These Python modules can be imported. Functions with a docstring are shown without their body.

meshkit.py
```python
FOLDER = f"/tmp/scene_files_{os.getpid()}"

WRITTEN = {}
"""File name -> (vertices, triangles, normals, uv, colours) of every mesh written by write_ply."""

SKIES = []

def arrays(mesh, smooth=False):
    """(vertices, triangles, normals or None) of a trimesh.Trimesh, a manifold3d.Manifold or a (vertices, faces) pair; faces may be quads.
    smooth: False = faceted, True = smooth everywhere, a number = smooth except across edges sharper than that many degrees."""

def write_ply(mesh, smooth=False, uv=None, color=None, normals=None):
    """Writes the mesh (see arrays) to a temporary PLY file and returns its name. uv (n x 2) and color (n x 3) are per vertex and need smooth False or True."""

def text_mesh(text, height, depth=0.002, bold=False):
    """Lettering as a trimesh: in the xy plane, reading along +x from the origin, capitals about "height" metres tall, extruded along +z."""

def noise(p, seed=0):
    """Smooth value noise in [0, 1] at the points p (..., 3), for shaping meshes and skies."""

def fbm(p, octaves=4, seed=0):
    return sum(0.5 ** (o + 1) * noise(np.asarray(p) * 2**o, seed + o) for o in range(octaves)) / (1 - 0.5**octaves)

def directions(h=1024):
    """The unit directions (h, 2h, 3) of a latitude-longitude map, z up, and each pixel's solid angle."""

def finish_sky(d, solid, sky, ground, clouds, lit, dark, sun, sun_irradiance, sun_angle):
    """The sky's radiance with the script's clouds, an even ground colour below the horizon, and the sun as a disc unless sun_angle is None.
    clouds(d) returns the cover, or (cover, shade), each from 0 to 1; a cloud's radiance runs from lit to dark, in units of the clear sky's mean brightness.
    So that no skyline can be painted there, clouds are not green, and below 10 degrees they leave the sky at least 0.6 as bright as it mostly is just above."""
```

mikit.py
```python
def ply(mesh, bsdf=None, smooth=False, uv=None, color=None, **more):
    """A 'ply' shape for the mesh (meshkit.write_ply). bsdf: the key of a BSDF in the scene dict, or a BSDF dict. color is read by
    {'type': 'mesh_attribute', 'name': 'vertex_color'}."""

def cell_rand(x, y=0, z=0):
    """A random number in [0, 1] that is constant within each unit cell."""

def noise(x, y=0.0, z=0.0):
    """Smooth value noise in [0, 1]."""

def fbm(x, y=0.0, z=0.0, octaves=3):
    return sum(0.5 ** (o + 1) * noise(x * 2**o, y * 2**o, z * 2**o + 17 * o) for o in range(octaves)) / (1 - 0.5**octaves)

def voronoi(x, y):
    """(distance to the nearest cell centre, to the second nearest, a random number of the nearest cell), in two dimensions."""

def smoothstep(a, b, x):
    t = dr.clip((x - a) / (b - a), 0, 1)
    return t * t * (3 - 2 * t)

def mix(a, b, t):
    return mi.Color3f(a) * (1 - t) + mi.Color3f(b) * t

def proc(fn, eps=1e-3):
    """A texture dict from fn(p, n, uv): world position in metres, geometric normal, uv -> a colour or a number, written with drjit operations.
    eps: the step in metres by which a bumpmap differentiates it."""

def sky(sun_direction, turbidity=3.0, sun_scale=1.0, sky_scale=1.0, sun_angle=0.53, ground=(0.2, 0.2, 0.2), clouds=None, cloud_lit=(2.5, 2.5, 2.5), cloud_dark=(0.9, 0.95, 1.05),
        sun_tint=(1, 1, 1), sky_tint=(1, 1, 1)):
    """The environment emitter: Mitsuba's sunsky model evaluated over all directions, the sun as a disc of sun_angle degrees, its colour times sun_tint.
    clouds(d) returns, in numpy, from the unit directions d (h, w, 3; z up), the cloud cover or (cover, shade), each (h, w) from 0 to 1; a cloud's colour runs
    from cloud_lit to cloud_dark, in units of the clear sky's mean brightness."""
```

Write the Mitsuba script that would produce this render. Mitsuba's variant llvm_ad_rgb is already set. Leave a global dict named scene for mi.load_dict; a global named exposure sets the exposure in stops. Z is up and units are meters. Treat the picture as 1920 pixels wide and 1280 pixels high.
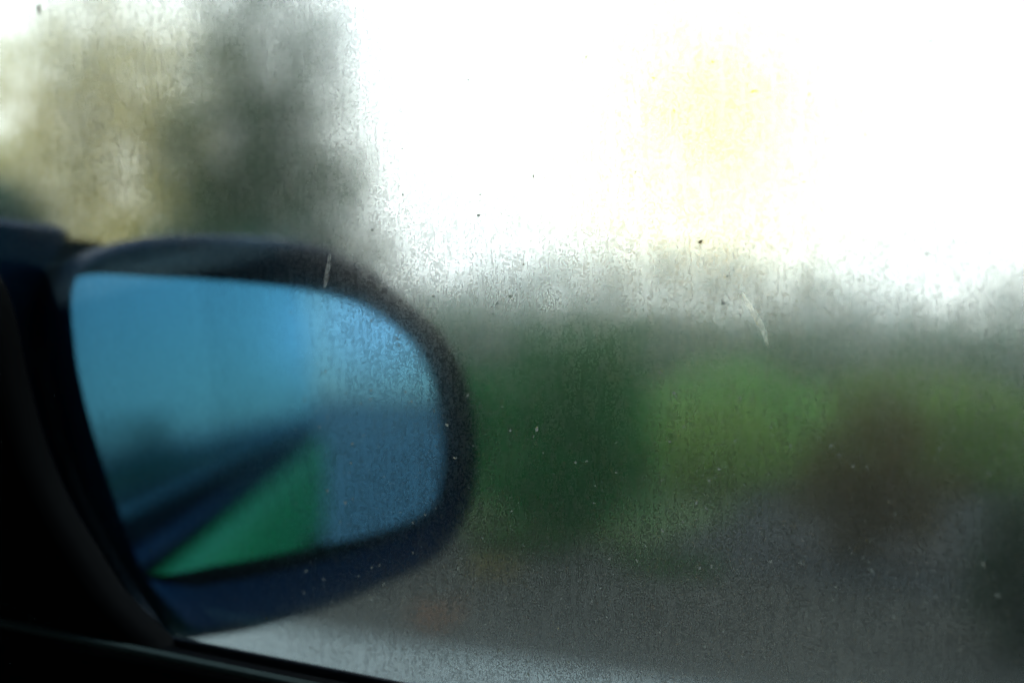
import math
import numpy as np, trimesh, shapely, mitsuba as mi, drjit as dr, mikit, meshkit
from mikit import noise, fbm, smoothstep, mix
T = mi.ScalarTransform4f
scene, labels = {}, {}
rng = np.random.default_rng(7)

# ------------------------------------------------------------------ camera, sky, exposure
# x: towards the rear of the car, y: outwards through the right-hand side window, z: up.  The camera is inside, at the passenger's eye.
EYE = np.array([0, 0, 1.08])
FWD = np.array([-0.43835, 0.89876, 0.00873])
UP = [-0.03538, -0.02696, 0.99901]
APERTURE, FOCUS = 0.0046, 0.370
exposure = 3.35
scene['morning_air'] = {'type': 'homogeneous', 'albedo': 0.95, 'sigma_t': 0.0016, 'phase': {'type': 'hg', 'g': 0.4}}
scene['camera'] = {'type': 'thinlens', 'fov': 39.966, 'fov_axis': 'x', 'aperture_radius': APERTURE, 'focus_distance': FOCUS,
                   'near_clip': 0.01, 'far_clip': 3000.0,
                   'medium': {'type': 'ref', 'id': 'morning_air'},
                   'to_world': T().look_at(origin=EYE.tolist(), target=(EYE + FWD).tolist(), up=UP)}
SUN = np.array([-math.sin(math.radians(18.3)), math.cos(math.radians(18.3)), math.tan(math.radians(10.0))])
SUN /= np.linalg.norm(SUN)


def morning_haze(d):
    a = np.degrees(np.arccos(np.clip(d @ SUN, -1, 1)))
    n = meshkit.fbm(d * [3, 3, 7], 4, 3)
    az, el = np.degrees(np.arctan2(d[..., 1], d[..., 0])), np.degrees(np.arcsin(d[..., 2]))
    bank = np.exp(-((az - 0.3) / 2.6) ** 2 - ((el - 3.4) / 2.0) ** 2)   # a bright cloud low behind the car, seen in the mirror
    veil = np.exp(-(a / 6.0) ** 2)
    cover = np.exp(-(a / 52) ** 2) + 0.12 * np.clip(n * 2 - 0.8, 0, 1) + bank
    return np.clip(cover, 0, 1), veil


scene['sky'] = mikit.sky(SUN.tolist(), turbidity=3, sun_scale=0.012, sun_angle=4, sun_tint=(1.0, 0.78, 0.0), clouds=morning_haze,
                         cloud_lit=(3.2, 3.35, 3.5), cloud_dark=(3.35, 3.0, 1.2))

scene['bsdf_none'] = {'type': 'null'}
scene['haze'] = {'type': 'cube', 'to_world': T().translate([-165, 0, 18.0]).scale([295, 460, 19.0]), 'bsdf': {'type': 'ref', 'id': 'bsdf_none'}, 'interior': {'type': 'ref', 'id': 'morning_air'}}
labels['haze'] = {'kind': 'stuff', 'label': 'thin morning haze that pales the far woods', 'category': 'haze'}

# ------------------------------------------------------------------ helpers
def put(key, mesh, bsdf, smooth=False, **more):
    n, k = 0, key
    while k in scene:
        n += 1
        k = f'{key}_{n:03d}'
    scene[k] = mikit.ply(mesh, bsdf, smooth, **more)
    return k


def say(key, label=None, category=None, group=None, kind=None):
    labels[key] = {a: b for a, b in dict(label=label, category=category, group=group, kind=kind).items() if b}


def rgb(*c):
    return {'type': 'rgb', 'value': list(c)}


def closed_curve(pts, n):
    """Catmull-Rom through the closed polygon, n points evenly spaced along it."""
    p = np.asarray(pts, float)
    out = []
    for i in range(len(p)):
        a, b, c, d = (p[(i + k) % len(p)] for k in (-1, 0, 1, 2))
        t = np.linspace(0, 1, 24, endpoint=False)[:, None]
        out.append(0.5 * (2 * b + (c - a) * t + (2 * a - 5 * b + 4 * c - d) * t ** 2 + (3 * b - a - 3 * c + d) * t ** 3))
    q = np.vstack(out)
    q = np.vstack([q, q[:1]])
    s = np.r_[0, np.cumsum(np.linalg.norm(np.diff(q, axis=0), axis=1))]
    u = np.linspace(0, s[-1], n, endpoint=False)
    return np.stack([np.interp(u, s, q[:, 0]), np.interp(u, s, q[:, 1])], 1)


def start_at(c, angle):
    a = np.arctan2(c[:, 1] - c[:, 1].mean(), c[:, 0] - c[:, 0].mean())
    return np.roll(c, -int(np.argmin(np.abs(np.angle(np.exp(1j * (a - angle)))))), axis=0)


def grow(c, r):
    """The closed curve moved outwards by r along its normals (curve given clockwise or counter-clockwise)."""
    t = np.roll(c, -1, 0) - np.roll(c, 1, 0)
    t /= np.linalg.norm(t, axis=1, keepdims=True)
    area = 0.5 * np.sum(c[:, 0] * np.roll(c[:, 1], -1) - np.roll(c[:, 0], -1) * c[:, 1])
    return c + r * np.sign(area) * np.stack([t[:, 1], -t[:, 0]], 1)


def loft(rings, cap0=False, cap1=False):
    """Equal-length closed rings (n, 3) joined into a skin."""
    n, v, f = len(rings[0]), np.vstack(rings), []
    i = np.arange(n)
    for k in range(len(rings) - 1):
        a, b = k * n + i, k * n + (i + 1) % n
        f += [np.stack([a, b, b + n], 1), np.stack([a, b + n, a + n], 1)]
    for on, k in ((cap0, 0), (cap1, len(rings) - 1)):
        if on:
            v = np.vstack([v, rings[k].mean(0)])
            a, b = k * n + i, k * n + (i + 1) % n
            f.append(np.stack([b, a, a * 0 + len(v) - 1] if k == 0 else [a, b, a * 0 + len(v) - 1], 1))
    m = trimesh.Trimesh(v, np.vstack(f), process=False)
    if (cap0 and cap1) and m.volume < 0:
        m.invert()
    return m


def sweep_x(profile, xs, shift=None):
    """An open or closed (y, z) profile carried along x; shift(x) gives (dy, dz)."""
    p = np.asarray(profile, float)
    v, f = [], []
    for x in xs:
        s = np.zeros(2) if shift is None else np.asarray(shift(x))
        v.append(np.c_[np.full(len(p), x), p + s])
    n, i = len(p), np.arange(len(p) - 1)
    for k in range(len(xs) - 1):
        a = k * n + i
        f += [np.stack([a, a + 1, a + n + 1], 1), np.stack([a, a + n + 1, a + n], 1)]
    return trimesh.Trimesh(np.vstack(v), np.vstack(f), process=False)


def box(x0, x1, y0, y1, z0, z1):
    return trimesh.creation.box(bounds=[[x0, y0, z0], [x1, y1, z1]])


def rounded_bar(x0, x1, y0, y1, z0, z1, r=0.003, shift=None, steps=2):
    """A bar along x with rounded long edges."""
    c = []
    for cy, cz, a0 in ((y1 - r, z1 - r, 0), (y0 + r, z1 - r, 90), (y0 + r, z0 + r, 180), (y1 - r, z0 + r, 270)):
        for a in np.radians(np.linspace(a0, a0 + 90, 5)):
            c.append((cy + r * math.cos(a), cz + r * math.sin(a)))
    c = np.array(c)
    rings = []
    for x in np.linspace(x0, x1, steps):
        s = np.zeros(2) if shift is None else np.asarray(shift(x))
        rings.append(np.c_[np.full(len(c), x), c + s])
    return loft(rings, True, True)


def tilt(y_at_belt, z):
    """The side windows lean inwards as they rise."""
    return y_at_belt - (z - 0.985) * math.tan(math.radians(6.6))


# ------------------------------------------------------------------ materials
def film_grain(p):
    """How much of the misted film's tiny droplets covers each point of the window (fine worm-like grain, 0.4 to 1 mm)."""
    x, z = p.x, p.z
    wx = x + 0.0006 * (noise(x * 900, z * 900, 3) - 0.5)
    wz = z + 0.0006 * (noise(x * 900, z * 900, 8) - 0.5)
    g = 0.55 * noise(wx * 3100, wz * 2700, 1) + 0.30 * noise(wx * 5200, wz * 4600, 2) + 0.15 * noise(wx * 420, wz * 320, 4)
    run = smoothstep(0.62, 0.8, noise(wx * 1300, wz * 130, 11))
    d, e, k = mikit.voronoi(x * 820, z * 820)
    hole = smoothstep(0.30, 0.12, d) * smoothstep(0.55, 0.6, k)
    return smoothstep(0.30, 0.66, g) * (1 - 0.55 * run) * (1 - 0.9 * hole)


def film_cover(p, n, uv):
    x, z = p.x, p.z
    wob = 0.018 * (noise(x * 45, z * 45, 5) - 0.5)
    low = smoothstep(-0.300, -0.195, x + 1.6 * wob)
    high = smoothstep(-0.350, -0.312, x + wob) * smoothstep(1.098, 1.128, z + wob)
    away = 1 - 0.92 * smoothstep(-0.01, 0.05, x)
    rest = 0.10 * smoothstep(-0.325, -0.28, x)
    dens = dr.maximum(dr.maximum(low, high), rest)
    dens = dr.minimum(dens + 0.3 * dr.exp(-(dr.square((x + 0.205) / 0.026) + dr.square((z - 1.092) / 0.022))), 1.4)
    dens = dr.minimum(dens + 0.12 * dr.exp(-dr.square((x + 0.213) / 0.022)) * smoothstep(1.085, 1.11, z), 1.4)
    patch = 0.86 + 0.22 * fbm(x * 26, z * 20, 2)
    return dr.clip(dens * patch * away * (0.34 + 0.62 * film_grain(p)), 0, 0.97)


scene['bsdf_mist'] = {'type': 'blendbsdf', 'weight': mikit.proc(film_cover),
                      'a': {'type': 'thindielectric', 'int_ior': 1.05},
                      'b': {'type': 'principledthin', 'base_color': rgb(0.96, 0.98, 0.97), 'roughness': 0.205, 'spec_trans': 0.975, 'eta': 1.33, 'diff_trans': 0.25}}
scene['bsdf_pane'] = {'type': 'thindielectric', 'int_ior': 1.5, 'specular_reflectance': rgb(0.55, 0.86, 1.0), 'specular_transmittance': rgb(0.90, 0.96, 0.94)}
scene['bsdf_darkened_windscreen'] = {'type': 'thindielectric', 'int_ior': 1.5, 'specular_transmittance': rgb(0.12, 0.15, 0.15)}  # far darker than a real windscreen, to cut its reflection in the side window
scene['bsdf_dark_pane'] = {'type': 'thindielectric', 'int_ior': 1.5, 'specular_transmittance': rgb(0.015, 0.018, 0.018)}  # near-opaque tint added to keep sky reflections and cabin light down
scene['bsdf_dust'] = {'type': 'principledthin', 'base_color': rgb(0.36, 0.38, 0.34), 'roughness': 0.6, 'spec_trans': 0.0, 'diff_trans': 1.2}
scene['bsdf_dirt'] = {'type': 'principledthin', 'base_color': rgb(0.30, 0.27, 0.16), 'roughness': 0.8, 'spec_trans': 0.0, 'diff_trans': 1.0}


def plastic(key, col, rough, coat=0.0, spec=0.35):
    b = {'type': 'principled', 'base_color': rgb(*col), 'roughness': rough, 'specular': spec, 'clearcoat': coat, 'clearcoat_gloss': 0.9}
    scene[key] = {'type': 'twosided', 'b': b}


plastic('bsdf_navy', (0.001, 0.015, 0.042), 0.6, 0.0, 0.08)
plastic('bsdf_navy_rim', (0.001, 0.010, 0.028), 0.6, 0.0, 0.08)
plastic('bsdf_green_paint', (0.001, 0.26, 0.045), 0.45, 0.15, 0.10)
plastic('bsdf_black_rubber', (0.002, 0.0022, 0.0025), 0.85, 0, 0.06)
plastic('bsdf_black_plastic', (0.002, 0.0022, 0.0025), 0.7, 0, 0.06)
plastic('bsdf_black_gloss', (0.012, 0.014, 0.016), 0.12, 1.0)
plastic('bsdf_seal_highlight', (0.05, 0.075, 0.068), 0.9, 0, 0.2)  # paler grey-green, painted as the highlight along the seal top
plastic('bsdf_highlight_bead', (0.006, 0.010, 0.016), 0.35, 0.3, 0.4)  # glossier black for the bead that carries the foot's highlight line
plastic('bsdf_trim', (0.008, 0.012, 0.018), 0.7, 0, 0.2)
plastic('bsdf_lining', (0.02, 0.02, 0.021), 0.95, 0, 0.1)
plastic('bsdf_steel_blue', (0.002, 0.011, 0.034), 0.6, 0.0, 0.08)
scene['bsdf_mirror'] = {'type': 'conductor', 'material': 'none', 'specular_reflectance': rgb(0.095, 0.25, 0.40)}


def leaf_bsdf(key, col, trans=0.9):
    scene[key] = {'type': 'principledthin', 'base_color': rgb(*col), 'roughness': 0.55, 'spec_trans': 0.0, 'diff_trans': trans}


leaf_bsdf('bsdf_leaf_dark', (0.006, 0.10, 0.045))
leaf_bsdf('bsdf_leaf_tree', (0.065, 0.150, 0.045))
leaf_bsdf('bsdf_leaf_shade', (0.035, 0.060, 0.034))
leaf_bsdf('bsdf_leaf_deep', (0.010, 0.19, 0.045))
leaf_bsdf('bsdf_leaf_bright', (0.24, 0.47, 0.14), 1.1)
leaf_bsdf('bsdf_leaf_olive', (0.26, 0.38, 0.10))
leaf_bsdf('bsdf_leaf_yellow', (0.78, 0.66, 0.28), 1.2)
leaf_bsdf('bsdf_leaf_brown', (0.125, 0.088, 0.036), 0.7)
leaf_bsdf('bsdf_leaf_orange', (0.32, 0.14, 0.07), 0.8)
leaf_bsdf('bsdf_far_wood', (0.06, 0.18, 0.080))
leaf_bsdf('bsdf_grass', (0.05, 0.12, 0.035), 0.7)
leaf_bsdf('bsdf_dry_grass', (0.26, 0.20, 0.08), 0.7)


def surface(key, fn, rough=0.9):
    scene[key] = {'type': 'twosided', 'b': {'type': 'principled', 'base_color': mikit.proc(fn), 'roughness': rough, 'specular': 0.05}}


surface('bsdf_bark', lambda p, n, uv: mix((0.05, 0.040, 0.03), (0.13, 0.11, 0.085), fbm(p.x * 30, p.y * 30, p.z * 6)))
surface('bsdf_meadow', lambda p, n, uv: mix((0.045, 0.085, 0.028), (0.085, 0.10, 0.045), fbm(p.x * 0.9, p.y * 0.9, 1)) * (0.7 + 0.6 * noise(p.x * 14, p.y * 14, 3)))
surface('bsdf_asphalt', lambda p, n, uv: mix((0.040, 0.038, 0.030), (0.066, 0.061, 0.048), fbm(p.x * 1.4, p.y * 1.4, 1)) * (0.75 + 0.5 * noise(p.x * 120, p.y * 120, 3)), 0.95)
surface('bsdf_gravel', lambda p, n, uv: mix((0.034, 0.036, 0.034), (0.055, 0.053, 0.048), fbm(p.x * 1.1, p.y * 1.1, 4)) * (0.6 + 0.8 * noise(p.x * 45, p.y * 45, 3)))
surface('bsdf_concrete', lambda p, n, uv: mix((0.22, 0.235, 0.215), (0.29, 0.29, 0.265), fbm(p.x * 1.7, p.y * 1.7, 2)) * (0.86 + 0.28 * noise(p.x * 70, p.y * 70, 3)))

# ------------------------------------------------------------------ the setting
def sheet(poly, z):
    p = np.asarray(poly, float)
    v = np.c_[p, np.full(len(p), z)]
    m = trimesh.creation.triangulate_polygon(shapely.Polygon(p), engine='earcut')
    vv = np.c_[m[0], np.full(len(m[0]), z)]
    t = trimesh.Trimesh(vv, m[1], process=False)
    if t.face_normals[0, 2] < 0:
        t.invert()
    return t


put('ground', sheet([(-455, -455), (125, -455), (125, 455), (-455, 455)], 0.0), 'bsdf_meadow')
say('ground', kind='structure')
edge = [(x, 7.25 + 0.25 * math.sin(x * 1.3) + 0.15 * math.sin(x * 3.1)) for x in np.linspace(-40, 60, 160)]
put('road', sheet([(-450, 4.0), (124, 4.0), (124, 7.2)] + edge[::-1] + [(-450, 7.2)], 0.004), 'bsdf_asphalt')
say('road', kind='structure')
put('driveway', sheet([(-2.75, 7.0), (2.2, 7.0), (2.0, 9.5), (1.2, 12.5), (-0.6, 15.5), (-3.2, 15.8), (-3.6, 12.5), (-2.9, 9.5)], 0.008), 'bsdf_gravel')
say('driveway', kind='structure')
put('pavement', sheet([(-450, -40), (124, -40), (124, 4.47), (-450, 4.47)], 0.012), 'bsdf_concrete')
say('pavement', kind='structure')


def leaves(centres, size, up_bias=0.0):
    """One bent leaf (4 triangles) at each centre, turned at random."""
    n = len(centres)
    a = rng.normal(size=(n, 3))
    a[:, 2] = a[:, 2] * (1 - up_bias) - up_bias * 0.3
    a /= np.linalg.norm(a, axis=1, keepdims=True)
    b = np.cross(a, rng.normal(size=(n, 3)))
    b /= np.linalg.norm(b, axis=1, keepdims=True)
    c = np.cross(a, b)
    s = size * rng.uniform(0.6, 1.35, (n, 1))
    p = np.asarray(centres)
    v = np.stack([p - a * s * 0.5, p - b * s * 0.27 + c * s * 0.07, p + a * s * 0.5, p + b * s * 0.27 + c * s * 0.07, p], 1)
    q = np.arange(n)[:, None] * 5
    f = np.concatenate([q + [[0, 1, 4]], q + [[1, 2, 4]], q + [[2, 3, 4]], q + [[3, 0, 4]]])
    return trimesh.Trimesh(v.reshape(-1, 3), f, process=False)


def limb(p0, p1, r0, r1, bend=0.05, sides=7, steps=5):
    p0, p1 = np.asarray(p0, float), np.asarray(p1, float)
    L = np.linalg.norm(p1 - p0)
    t = np.linspace(0, 1, steps)[:, None]
    off = rng.normal(size=(steps, 3)) * bend * L
    off[0] = off[-1] = 0
    pts = p0 + (p1 - p0) * t + off
    from_ = np.cross(p1 - p0, [0.3, 0.9, 0.1])
    from_ /= np.linalg.norm(from_)
    o2 = np.cross((p1 - p0) / L, from_)
    ang = np.arange(sides) * 2 * np.pi / sides
    rings = [q + (r0 + (r1 - r0) * u) * (np.cos(ang)[:, None] * from_ + np.sin(ang)[:, None] * o2) for q, u in zip(pts, t[:, 0])]
    return loft(rings, True, True)


def clumps(n, inside, spread, per, box_):
    """Leaf centres in clumps: points of the box for which inside(p) holds, each the centre of a clump of per leaves."""
    lo, hi = np.array(box_, float)
    got = np.zeros((0, 3))
    while len(got) < n:
        p = rng.uniform(lo, hi, (n * 4, 3))
        got = np.vstack([got, p[inside(p)]])
    c = got[:n]
    return np.repeat(c, per, 0) + rng.normal(size=(n * per, 3)) * spread


def shrub(key, x, y, rx, ry, h, mat, label, cat, n=240, per=16, size=0.07, group=None, lean=0.0, z0=0.0):
    seed = rng.uniform(0, 90, 3)

    def inside(p):
        q = (p - [x, y, z0 + h * 0.47]) / [rx, ry, h * 0.52]
        q[:, 0] -= lean * (q[:, 2] + 1)
        d = np.linalg.norm(q, axis=1)
        w = meshkit.fbm(p * (2.2 / max(rx, 0.4)) + seed, 3)
        return (d < 0.62 + 0.75 * w * 0.9) & (d > 0.25) & (p[:, 2] > z0 + 0.04)

    c = clumps(n, inside, size * 0.9, per, [[x - 1.5 * rx, y - 1.5 * ry, z0 + 0.03], [x + 1.5 * rx, y + 1.5 * ry, z0 + h * 1.08]])
    c = c[c[:, 2] > z0 + 0.02]
    put(key + '__foliage', leaves(c, size), mat)
    st = [limb([x + rng.normal() * 0.04, y + rng.normal() * 0.04, z0 - 0.03], [x + rng.normal() * rx * 0.45, y + rng.normal() * ry * 0.45, z0 + h * rng.uniform(0.5, 0.85)], 0.018, 0.005) for _ in range(6)]
    for m in st:
        put(key + '__stem', m, 'bsdf_bark')
    say(key, label, cat, group)


def tree(key, x, y, h, crown, mat, label, n, per, size, trunk_r, box_, inside, limbs=8):
    c = clumps(n, inside, size * 1.1, per, box_)
    put(key + '__crown', leaves(c, size), mat)
    m = [limb([x, y, -0.05], [x + 0.1, y, h * 0.9], trunk_r, trunk_r * 0.15, 0.012, 10, 8)]
    for k in range(limbs):
        a, zz = k * 2.4, crown[0] + (h * 0.8 - crown[0]) * (k + 0.5) / limbs
        L = crown[1] * (1 - 0.6 * k / limbs) * 0.7
        m.append(limb([x, y, zz], [x + L * math.cos(a), y + L * math.sin(a), zz + L * 0.5], trunk_r * 0.4, trunk_r * 0.08, 0.05))
    put(key + '__trunk', trimesh.util.concatenate(m), 'bsdf_bark')
    say(key, label, 'tree')


# woods beyond the field, masses nobody could count, one behind the other
def wood(key, x0, x1, step, y0, hmin, hvar, per, size, label, sd):
    pts = []
    for x in np.arange(x0, x1, step):
        yy = y0 * (1 + 0.09 * math.sin(x * 3.0 / y0 + sd))
        hh = hmin + hvar * float(meshkit.fbm(np.array([[x * 6.5 / y0, 3.3 + sd, 0]]), 3)[0])
        u = rng.uniform(-1, 1, (per, 3))
        u[:, 2] = np.abs(u[:, 2]) ** 2.3
        pts.append(np.c_[x + u[:, 0] * step * 1.5, yy + u[:, 1] * y0 * 0.045, 0.1 + u[:, 2] * hh])
    put(key, leaves(np.vstack(pts), size), 'bsdf_far_wood')
    say(key, label, 'wood', kind='stuff')


wood('field_hedge', -95, 45, 0.8, 58, 1.8, 1.6, 80, 0.8, 'low dark hedge mass along the near side of the field', 0.0)
wood('far_wood', -330, 110, 3.0, 210, 5.0, 8.5, 100, 2.8, 'hazy wood beyond the field, behind the low hedge', 2.0)
wood('distant_wood', -440, 110, 5.5, 360, 9.0, 24.0, 85, 5.5, 'palest wood on the horizon, farthest back in the haze', 5.0)

CX, CY = -8.85, 12.12
sd = rng.uniform(0, 50, 3)


def in_cone(p):
    t = np.clip((5.2 - p[:, 2]) / 5.0, 0, 1)
    r = np.hypot(p[:, 0] - CX, p[:, 1] - CY)
    return (r < (0.50 + 1.05 * t ** 0.8) * (0.45 + 0.75 * meshkit.fbm(p * 1.5 + sd, 3) + 0.35 * rng.uniform(0, 1, len(p)) ** 2)) & (p[:, 2] < 5.1 - 2.2 * rng.uniform(0, 1, len(p)) ** 3)


tree('broad_tree', CX, CY, 4.7, (0.5, 1.2), 'bsdf_leaf_tree', 'dark green bushy tree rising behind the wing mirror', 1500, 14, 0.11, 0.11, [[CX - 1.7, CY - 1.7, 0.3], [CX + 1.7, CY + 1.7, 5.2]], in_cone)
YX, YY = -16.6, 17.6


def in_round(p):
    q = (p - [YX + 0.3, YY, 4.2]) / [2.9, 2.3, 3.5]
    q = q * (1 + 0.9 * np.clip((p[:, 2:] - 3.6) / 3.5, 0, 1) * rng.uniform(0, 1, (len(p), 1)))
    return np.linalg.norm(q, axis=1) < 0.6 + 0.75 * meshkit.fbm(p * 0.8 + sd, 3)


tree('yellowing_tree', YX, YY, 7.0, (1.6, 1.9), 'bsdf_leaf_yellow', 'tall pale yellow-green tree left of the dark bushy tree', 950, 12, 0.17, 0.16, [[YX - 3.6, YY - 3.0, 1.0], [YX + 4.2, YY + 3.0, 8.2]], in_round)
BX, BY = -14.4, 13.95


def in_small(p):
    q = (p - [BX, BY, 2.45]) / [0.62, 0.62, 0.72]
    return np.linalg.norm(q, axis=1) < 0.6 + 0.7 * meshkit.fbm(p * 2.0 + sd, 3)


tree('small_tree', BX, BY, 2.9, (1.7, 0.5), 'bsdf_leaf_dark', 'small round dark green tree at the left edge, above the mirror foot', 260, 14, 0.09, 0.06, [[BX - 1, BY - 1, 1.5], [BX + 1, BY + 1, 3.4]], in_small)

shrub('evergreen_shrub', -3.40, 7.85, 0.56, 0.5, 1.32, 'bsdf_leaf_deep', 'dark green rounded shrub nearest the wing mirror, at the road edge', 'shrub', 420, 16, 0.06)
shrub('evergreen_shrub_001', -4.75, 8.6, 0.6, 0.5, 1.05, 'bsdf_leaf_deep', 'dark green shrub partly hidden behind the outer end of the wing mirror', 'shrub', 300, 16, 0.06)
shrub('bright_shrub', -4.0, 13.4, 1.08, 0.75, 1.12, 'bsdf_leaf_bright', 'bright yellow-green shrub behind the drive, right of the dark shrub', 'shrub', 330, 13, 0.075)
shrub('green_shrub', -3.55, 11.2, 0.75, 0.5, 0.72, 'bsdf_leaf_olive', 'low mid-green shrub in front of the bright shrub, left of the brown one', 'shrub', 260, 12, 0.06)
shrub('olive_shrub_001', -3.0, 15.6, 1.2, 0.7, 1.15, 'bsdf_leaf_olive', 'olive green shrub just right of the bright yellow-green shrub', 'shrub', 300, 12, 0.08)
shrub('brown_shrub', -1.66, 8.15, 0.52, 0.4, 0.98, 'bsdf_leaf_brown', 'brown withered shrub on the right beside the drive', 'shrub', 220, 12, 0.055)
shrub('olive_shrub', -1.75, 13.9, 0.9, 0.7, 1.02, 'bsdf_leaf_olive', 'olive green low shrub farther back on the right', 'shrub', 360, 14, 0.075)
shrub('dark_shrub', -0.46, 5.75, 0.36, 0.3, 0.66, 'bsdf_leaf_shade', 'low dark shrub at the lower right edge beside the road', 'shrub', 200, 14, 0.05)


def tuft(key, x, y, r, h, n, mat, label, cat='grass tuft', group=None):
    v, f = [], []
    for k in range(n):
        a, b = rng.uniform(0, 2 * math.pi, 2)
        rr = r * math.sqrt(rng.uniform())
        p = np.array([x + rr * math.cos(a), y + rr * math.sin(a), 0.0])
        d = np.array([math.cos(b), math.sin(b), 0])
        s = np.array([-d[1], d[0], 0]) * 0.004
        hh = h * rng.uniform(0.5, 1.1)
        i = len(v)
        v += [p - s, p + s, p + d * hh * 0.15 + [0, 0, hh * 0.6] - s * 0.7, p + d * hh * 0.15 + [0, 0, hh * 0.6] + s * 0.7, p + d * hh * 0.5 + [0, 0, hh]]
        f += [[i, i + 1, i + 3], [i, i + 3, i + 2], [i + 2, i + 3, i + 4]]
    put(key, trimesh.Trimesh(np.array(v), np.array(f), process=False), mat)
    say(key, label, cat, group)


tuft('grass_tuft', -3.3, 7.0, 0.30, 0.16, 500, 'bsdf_grass', 'green grass tuft at the road edge below the dark shrub')
tuft('grass_tuft_001', -2.4, 6.9, 0.28, 0.10, 420, 'bsdf_grass', 'low green grass tuft in the middle of the road edge')
tuft('dry_grass_tuft', -3.05, 6.15, 0.13, 0.10, 240, 'bsdf_dry_grass', 'small ochre dry grass tuft on the road right of the mirror')
a = np.linspace(0, 2 * np.pi, 11, endpoint=False)
rad = 1.5 * np.array([0.09, 0.05, 0.085, 0.045, 0.075, 0.04, 0.075, 0.045, 0.085, 0.05, 0.07])
lv = np.c_[-2.58 + rad * np.cos(a), 4.72 + rad * np.sin(a), 0.025 + 0.055 * (rad / 0.09) ** 2]
put('fallen_leaf', trimesh.Trimesh(np.vstack([lv, [[-2.58, 4.72, 0.022]]]), [[i, (i + 1) % 11, 11] for i in range(11)], process=False), 'bsdf_leaf_orange')
say('fallen_leaf', 'curled orange fallen leaf on the grey road below the mirror', 'leaf')

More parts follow.
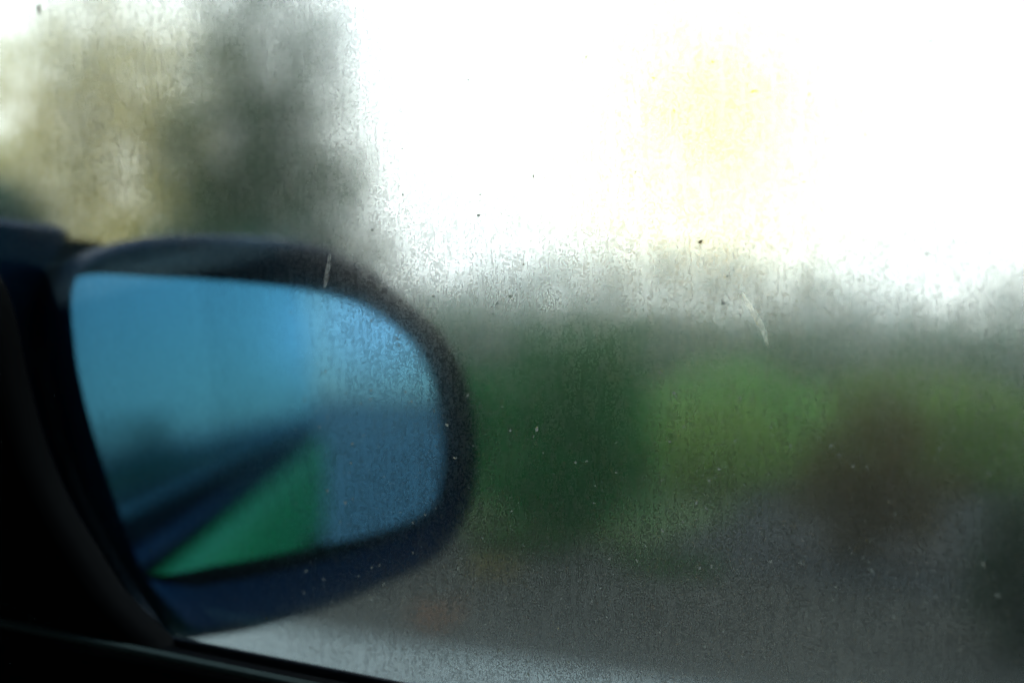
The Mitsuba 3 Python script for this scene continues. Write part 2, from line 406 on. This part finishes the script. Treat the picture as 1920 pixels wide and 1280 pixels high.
# hedge behind the car, seen only in the mirror and in the glass
hp = []
for x in np.arange(4, 60, 0.5):
    u = rng.uniform(-1, 1, (26, 3))
    hp.append(np.c_[x + u[:, 0] * 0.4, 9.2 + u[:, 1] * 0.6, 1.15 + u[:, 2] * (1.05 + 0.3 * math.sin(x * 0.9))])
put('roadside_hedge__foliage', leaves(np.vstack(hp), 0.20), 'bsdf_leaf_dark')
for x in np.arange(4.5, 60, 4.0):
    put('roadside_hedge__stem', limb([x, 9.2, -0.02], [x + 0.1, 9.2, 1.6], 0.03, 0.01), 'bsdf_bark')
say('roadside_hedge', 'long dark hedge beside the road behind the car', 'hedge')

# ------------------------------------------------------------------ the car
say('car', 'green car seen from inside, with its misted side window and dark blue wing mirror', 'car')
BELT = 0.985
# outer skin below the window line, with a shoulder that catches the sky
skin = [(0.350, 0.959), (0.368, 0.956), (0.382, 0.949), (0.391, 0.936), (0.396, 0.916), (0.399, 0.880), (0.402, 0.80), (0.404, 0.68), (0.404, 0.56), (0.400, 0.44), (0.390, 0.34), (0.372, 0.27), (0.33, 0.25)]


def body_bow(x):
    t = max(0.0, (x - 1.4) / 1.6)
    return (-0.02 * t ** 2, 0.006 * min(t, 1))


def part_skin(x0, x1):
    return sweep_x(skin, np.linspace(x0, x1, max(3, int((x1 - x0) / 0.12))), body_bow)


put('car__front_wing', part_skin(-1.9, -0.556), 'bsdf_green_paint', 40)
put('car__front_door', part_skin(-0.55, 0.56), 'bsdf_green_paint', 40)
put('car__rear_door', part_skin(0.566, 1.50), 'bsdf_green_paint', 40)
put('car__rear_wing', part_skin(1.506, 3.3), 'bsdf_green_paint', 40)
for nm, x in (('front_door', 0.36), ('rear_door', 1.30)):
    y = 0.398 + body_bow(x)[0]
    put(f'car__{nm}__handle', rounded_bar(x, x + 0.17, y + 0.012, y + 0.036, 0.80, 0.825, 0.01), 'bsdf_black_plastic', 40)
# waist moulding: two black lips and a blue-grey strip between them
sh = body_bow
put('car__waist_moulding__lower_lip', rounded_bar(-0.50, 3.28, 0.357, 0.383, 0.9580, 0.9630, 0.002, sh, 16), 'bsdf_black_rubber', 40)
put('car__waist_moulding__strip', rounded_bar(-0.50, 3.28, 0.359, 0.380, 0.9635, 0.9710, 0.003, sh, 16), 'bsdf_steel_blue', 40)
put('car__waist_moulding__upper_lip', rounded_bar(-0.50, 3.28, 0.3535, 0.369, 0.9715, 0.9775, 0.003, sh, 16), 'bsdf_black_rubber', 40)


def pane(x0, x1, x2, x3, zb, zt, y):
    v = np.array([[x0, tilt(y, zb), zb], [x1, tilt(y, zb), zb], [x2, tilt(y, zt), zt], [x3, tilt(y, zt), zt]])
    return trimesh.Trimesh(v, [[0, 1, 2], [0, 2, 3]], process=False)


put('car__window_glass', pane(-0.70, 0.563, 0.533, -0.30, 0.955, 1.40, 0.350), 'bsdf_pane')
put('car__window_glass__mist', pane(-0.70, 0.47, 0.44, -0.30, 0.955, 1.40, 0.348), 'bsdf_mist')
labels['car__window_glass'] = {'label': 'side window misted over with fine dusty condensation'}
labels['car__window_glass__mist'] = {'label': 'grainy mist of fine droplets on the inside of the window'}
put('car__rear_window_glass', pane(0.567, 3.25, 2.9, 0.537, 0.955, 1.40, 0.350), 'bsdf_pane')


def pillar(x0, x1, x2, x3, w, y0=0.318, y1=0.352):
    """A post of the window frame from the waist (x0..x1) to the roof (x2..x3)."""
    r = []
    for z, a, b in ((0.95, x0, x1), (1.42, x2, x3)):
        r.append(np.array([[a, tilt(y0, z), z], [b, tilt(y0, z), z], [b, tilt(y1, z), z], [a, tilt(y1, z), z]]))
    return loft(r, True, True)


put('car__door_pillar', pillar(0.475, 0.565, 0.445, 0.545, 0, 0.31, 0.345), 'bsdf_black_gloss')
put('car__rear_pillar', pillar(1.36, 3.23, 1.21, 2.88, 0, 0.31, 0.345), 'bsdf_black_gloss')
put('car__windscreen_pillar', pillar(-0.76, -0.705, -0.36, -0.305, 0), 'bsdf_black_plastic')
ry = np.linspace(0.30, -1.35, 14)
roof = np.array([(y, 1.405 + 0.09 * (1 - ((y + 0.525) / 0.825) ** 2)) for y in ry])
put('car__roof', sweep_x(roof, np.linspace(-0.36, 2.0, 8)), 'bsdf_lining', 40)
put('car__floor', box(-1.2, 2.0, -1.35, 0.33, 0.22, 0.26), 'bsdf_lining')
put('car__far_door', box(-1.2, 2.0, -1.42, -1.36, 0.26, 0.98), 'bsdf_lining')
put('car__rear_bulkhead', box(1.955, 2.0, -1.355, 0.30, 0.262, 0.98), 'bsdf_lining')
put('car__far_window_glass', trimesh.Trimesh(np.array([[-0.7, -1.39, 0.98], [2.0, -1.39, 0.98], [1.9, -1.345, 1.41], [-0.3, -1.345, 1.41]]), [[0, 1, 2], [0, 2, 3]], process=False), 'bsdf_dark_pane')  # unseen; tinted almost black to darken the cabin, like the back window
put('car__windscreen_glass', trimesh.Trimesh(np.array([[-1.12, -1.36, 0.94], [-1.12, 0.32, 0.94], [-0.36, 0.29, 1.41], [-0.36, -1.34, 1.41]]), [[0, 1, 2], [0, 2, 3]], process=False), 'bsdf_darkened_windscreen')  # unseen; darkened to block sky light that the side window would mirror
put('car__back_window_glass', trimesh.Trimesh(np.array([[1.98, -1.35, 0.98], [1.98, 0.30, 0.98], [1.9, 0.28, 1.41], [1.9, -1.33, 1.41]]), [[0, 1, 2], [0, 2, 3]], process=False), 'bsdf_dark_pane')
put('car__dashboard', loft([np.c_[np.full(7, 0) + np.array([-1.1, -0.62, -0.52, -0.5, -0.56, -0.8, -1.1]), np.full(7, y), np.array([0.93, 0.93, 0.90, 0.84, 0.7, 0.55, 0.5])] for y in (-1.35, 0.28)], True, True), 'bsdf_black_plastic')
# inside of the door: capping, inner seal of the glass
put('car__door_trim', loft([np.c_[np.full(8, x), np.array([0.10, 0.10, 0.135, 0.30, 0.322, 0.326, 0.30, 0.2]), np.array([0.30, 0.90, 0.932, 0.951, 0.9555, 0.94, 0.4, 0.3])] for x in (-0.62, 0.55)], True, True), 'bsdf_trim', 30)
put('car__window_seal', rounded_bar(-0.62, 0.47, 0.3235, 0.3445, 0.952, 0.9845, 0.004, lambda x: (0, -0.03 * (x + 0.2))), 'bsdf_black_rubber', 40)
put('car__window_seal__highlight_strip', rounded_bar(-0.60, 0.47, 0.3265, 0.3320, 0.9838, 0.9858, 0.0008, lambda x: (0, -0.03 * (x + 0.2))), 'bsdf_seal_highlight', 40)  # added strip, coloured lighter to draw the light caught on the seal edge
put('car__window_seal__lip', rounded_bar(-0.62, 0.47, 0.3445, 0.3475, 0.9815, 0.9862, 0.001, lambda x: (0, -0.03 * (x + 0.2))), 'bsdf_trim', 40)

# black trim panel in the front corner of the window (inside)
sail = [(-0.62, 0.975), (-0.62, 1.02), (-0.52, 1.075), (-0.44, 1.096), (-0.3654, 1.1008), (-0.3512, 1.1005), (-0.3439, 1.0976), (-0.3384, 1.084), (-0.3346, 1.067), (-0.3282, 1.047), (-0.3193, 1.0291), (-0.3074, 1.0135), (-0.297, 1.0014), (-0.2872, 0.9944), (-0.2766, 0.985), (-0.29, 0.975)]
sc_ = closed_curve(sail, 120)


def plate(c2, ys, insets):
    r = []
    for y, i in zip(ys, insets):
        q = grow(c2, -i)
        r.append(np.c_[q[:, 0], y - (q[:, 1] - 0.985) * math.tan(math.radians(6.6)), q[:, 1]])
    return loft(r, True, True)


put('car__corner_trim', plate(sc_, (0.345, 0.338, 0.333, 0.331), (0, 0, 0.002, 0.005)), 'bsdf_black_plastic', 40)

# wing mirror: foot, housing, rim, glass
foot = [(-0.60, 0.962), (-0.60, 1.00), (-0.54, 1.07), (-0.49, 1.104), (-0.4438, 1.1138), (-0.4267, 1.1177), (-0.41, 1.1202), (-0.3915, 1.1215), (-0.3855, 1.1195), (-0.388, 1.1151), (-0.3964, 1.1017), (-0.4002, 1.0872), (-0.4005, 1.0748), (-0.3965, 1.0585), (-0.3892, 1.0405), (-0.3796, 1.0229), (-0.3667, 1.0059), (-0.3557, 0.9931), (-0.3462, 0.9823), (-0.336, 0.972), (-0.35, 0.962)]
fc = closed_curve(foot, 160)
put('car__mirror_foot', loft([np.c_[q[:, 0], np.full(160, y), q[:, 1]] for y, q in ((0.352, grow(fc, -0.001)), (0.398, fc), (0.405, grow(fc, -0.0012)), (0.409, grow(fc, -0.004)), (0.411, grow(fc, -0.009)))], True, True), 'bsdf_navy', 40)
bead = np.array([(-0.4000, 1.0748), (-0.3962, 1.0585), (-0.3889, 1.0405), (-0.3793, 1.0229), (-0.3664, 1.0059), (-0.3554, 0.9931), (-0.3459, 0.9823), (-0.3370, 0.973)])
bu = np.linspace(0, 1, 40)
bp = np.stack([np.interp(bu, np.linspace(0, 1, 8), bead[:, 0]), np.full(40, 0.4085), np.interp(bu, np.linspace(0, 1, 8), bead[:, 1])], 1)
bt = np.gradient(bp, axis=0)
bt /= np.linalg.norm(bt, axis=1, keepdims=True)
bn = np.cross(bt, [0, 1.0, 0])
ba = np.linspace(0, 2 * np.pi, 10, endpoint=False)[:, None]
put('car__mirror_foot__highlight_bead', loft([p_ + 0.0016 * (np.cos(ba) * n_ + np.sin(ba) * np.array([0, 1.0, 0])) for p_, n_ in zip(bp, bn)], True, True), 'bsdf_highlight_bead', True)  # bead added along the foot edge to give its thin highlight line
nk = closed_curve([(a_ - 0.018, b_) for a_, b_ in foot], 160)
put('car__mirror_foot__neck', loft([np.c_[q[:, 0], np.full(160, y), q[:, 1]] for y, q in ((0.4115, grow(nk, -0.006)), (0.420, grow(nk, -0.003)), (0.436, grow(nk, -0.003)), (0.452, grow(nk, -0.008)))], True, True), 'bsdf_black_rubber', 40)
O = np.array([-0.3321, 0.4581, 1.0489])
NN = np.array([0.86450, -0.50227, 0.0205])
SS = np.array([0.48938, 0.87207, 0.0])
SS /= np.linalg.norm(SS)
TT = np.cross(SS, NN)
TT *= np.sign(TT[2])
glass = [(-0.0778, 0.0509), (-0.0435, 0.0542), (0.0005, 0.054), (0.029, 0.0514), (0.0491, 0.0459), (0.0675, 0.0344), (0.0799, 0.0189), (0.0865, 0.003), (0.0889, -0.013), (0.0853, -0.029), (0.075, -0.039), (0.0519, -0.046), (0.0179, -0.0512), (-0.0139, -0.0554), (-0.0475, -0.0567), (-0.058, -0.0302), (-0.0691, 0.0014), (-0.0749, 0.0267)]
outer = [(-0.0670, 0.0635), (-0.0378, 0.0710), (0.0115, 0.0725), (0.0383, 0.0655), (0.056, 0.0540), (0.0745, 0.0405), (0.0880, 0.0222), (0.0942, 0.0009), (0.0962, -0.0205), (0.0920, -0.0395), (0.0782, -0.0572), (0.0526, -0.0677), (0.0282, -0.0753), (0.0004, -0.0807), (-0.0217, -0.0825), (-0.0335, -0.0816), (-0.0474, -0.0603), (-0.0609, -0.034), (-0.074, 0.0013), (-0.0808, 0.0284), (-0.0797, 0.0518)]
M = 160


def by_angle(pts, n):
    """The closed curve sampled at n even angles about the mirror's middle, so that rings of different outlines match."""
    c = closed_curve(pts, 1600)
    a = np.arctan2(c[:, 1] / 0.65, c[:, 0])
    o = np.argsort(a)
    g = np.linspace(-np.pi, np.pi, n, endpoint=False)
    return np.stack([np.interp(g, a[o], c[o, 0], period=2 * np.pi), np.interp(g, a[o], c[o, 1], period=2 * np.pi)], 1)


G, Q = by_angle(glass, M), by_angle(outer, M)


def at(c, w):
    w = np.broadcast_to(w, (len(c),))
    return O + c[:, :1] * SS + c[:, 1:] * TT + w[:, None] * NN


def between(t):
    return G * (1 - t) + Q * t


put('car__wing_mirror__housing', loft([at(between(0.26), 0.001), at(between(0.40), 0.006), at(between(0.60), 0.0115), at(between(0.76), 0.0140), at(between(0.90), 0.0120), at(between(0.98), 0.006), at(Q, -0.002), at(Q, -0.012), at(Q * 0.985 + [0.001, 0], -0.028), at(Q * 0.93 + [0.002, 0], -0.050), at(Q * 0.80 + [0.004, 0], -0.068), at(Q * 0.55, -0.082), at(Q * 0.25, -0.088)], False, True), 'bsdf_navy', 50)
put('car__wing_mirror__rim', loft([at(between(0.08), -0.010), at(between(0.08), -0.002), at(between(0.16), -0.0008), at(between(0.25), -0.003), at(between(0.25), -0.008)]), 'bsdf_black_rubber', 50)
k = np.linspace(1, 0, 12)
rings = []
for t in k[:-1]:
    c = G * t
    rings.append(at(c, -np.sum(c ** 2, 1) / (2 * 14.0)))
put('car__wing_mirror__mirror_glass', loft(rings, False, True), 'bsdf_mirror', True)
labels['car__wing_mirror__mirror_glass'] = {'label': 'blue-tinted mirror glass reflecting the car flank and the sky'}
put('car__wing_mirror__back_plate', loft([at(G, -0.0045), at(G, -0.009)], True, True), 'bsdf_black_plastic')

# dust, dirt and smears on the inside of the glass
def on_glass(x, z, off=0.0):
    return np.stack([x, tilt(0.3474 - off, z), z], -1)


def flakes(xz, size, asp, ang):
    v, f = [], []
    g = np.linspace(0, 2 * np.pi, 7, endpoint=False)
    for (x, z), s, r, t in zip(xz, size, asp, ang):
        j = 1 + 0.45 * rng.uniform(-1, 1, 7)
        px, pz = s * j * np.cos(g), s * r * j * np.sin(g)
        qx, qz = x + px * math.cos(t) - pz * math.sin(t), z + px * math.sin(t) + pz * math.cos(t)
        i = len(v)
        v += list(on_glass(qx, qz)) + list(on_glass(np.array([x]), np.array([z]), 0.4 * s))
        f += [[i + a_, i + (a_ + 1) % 7, i + 7] for a_ in range(7)]
    return trimesh.Trimesh(np.array(v), np.array(f), process=False)


N = 1800
xs = rng.uniform(-0.33, -0.035, N)
zs = 0.99 + 0.175 * rng.uniform(0, 1, N) ** 1.2
keep = ((xs > -0.235) | (zs > 1.115)) & ((zs < 1.095) | (rng.uniform(0, 1, N) < 0.3))
xs, zs = xs[keep], zs[keep]
put('car__window_glass__dust', flakes(np.c_[xs, zs], 10 ** (-3.95 + 0.72 * rng.uniform(0, 1, len(xs)) ** 1.5), rng.uniform(0.15, 0.9, len(xs)), rng.uniform(0, 3.14, len(xs))), 'bsdf_dust')
labels['car__window_glass__dust'] = {'kind': 'stuff', 'label': 'pale dust specks on the misted window'}
for (x, z, s, r, t) in ((-0.1118, 1.1097, 0.0006, 0.9, 0.5), (-0.0985, 1.1457, 0.0011, 0.35, 0.15), (-0.1604, 1.1036, 0.0004, 0.8, 1.2), (-0.3263, 1.18, 0.0018, 0.4, 1.5), (-0.0727, 1.1009, 0.0005, 0.5, 0), (-0.0704, 1.1491, 0.0004, 0.8, 2)):
    put('car__window_glass__dirt_speck', flakes([(x, z)], [s], [r], [t]), 'bsdf_dirt')


def smear(pts, w):
    p = np.array(pts)
    u = np.linspace(0, 1, 14)
    t = np.linspace(0, 1, len(p))
    c = np.stack([np.interp(u, t, p[:, 0]), np.interp(u, t, p[:, 1])], 1)
    d = np.gradient(c, axis=0)
    d /= np.linalg.norm(d, axis=1, keepdims=True)
    ww = w * (0.35 + 0.65 * np.sin(np.pi * np.clip(u, 0.03, 0.97)))[:, None] * rng.uniform(0.7, 1.2, (14, 1))
    l, r = c + np.c_[-d[:, 1], d[:, 0]] * ww, c - np.c_[-d[:, 1], d[:, 0]] * ww
    v = np.vstack([on_glass(l[:, 0], l[:, 1], 0.0002), on_glass(r[:, 0], r[:, 1], 0.0002)])
    i = np.arange(13)
    return trimesh.Trimesh(v, np.vstack([np.stack([i, i + 1, i + 15], 1), np.stack([i, i + 15, i + 14], 1)]), process=False)


scene['bsdf_smear'] = {'type': 'blendbsdf', 'weight': mikit.proc(lambda p, n, uv: 0.05 + 0.38 * noise(p.x * 2500, p.z * 1500, 2)), 'a': {'type': 'thindielectric', 'int_ior': 1.05},
                       'b': {'type': 'principledthin', 'base_color': rgb(0.9, 0.9, 0.88), 'roughness': 0.5, 'spec_trans': 0.6, 'diff_trans': 1.4}}
put('car__window_glass__smear', smear([(-0.101, 1.0974), (-0.0991, 1.0942), (-0.0969, 1.0909), (-0.0952, 1.0877), (-0.0945, 1.0845)], 0.0009), 'bsdf_smear')
put('car__window_glass__smear', smear([(-0.2207, 1.1058), (-0.2213, 1.1025), (-0.2219, 1.0995), (-0.2227, 1.0964)], 0.0008), 'bsdf_smear')
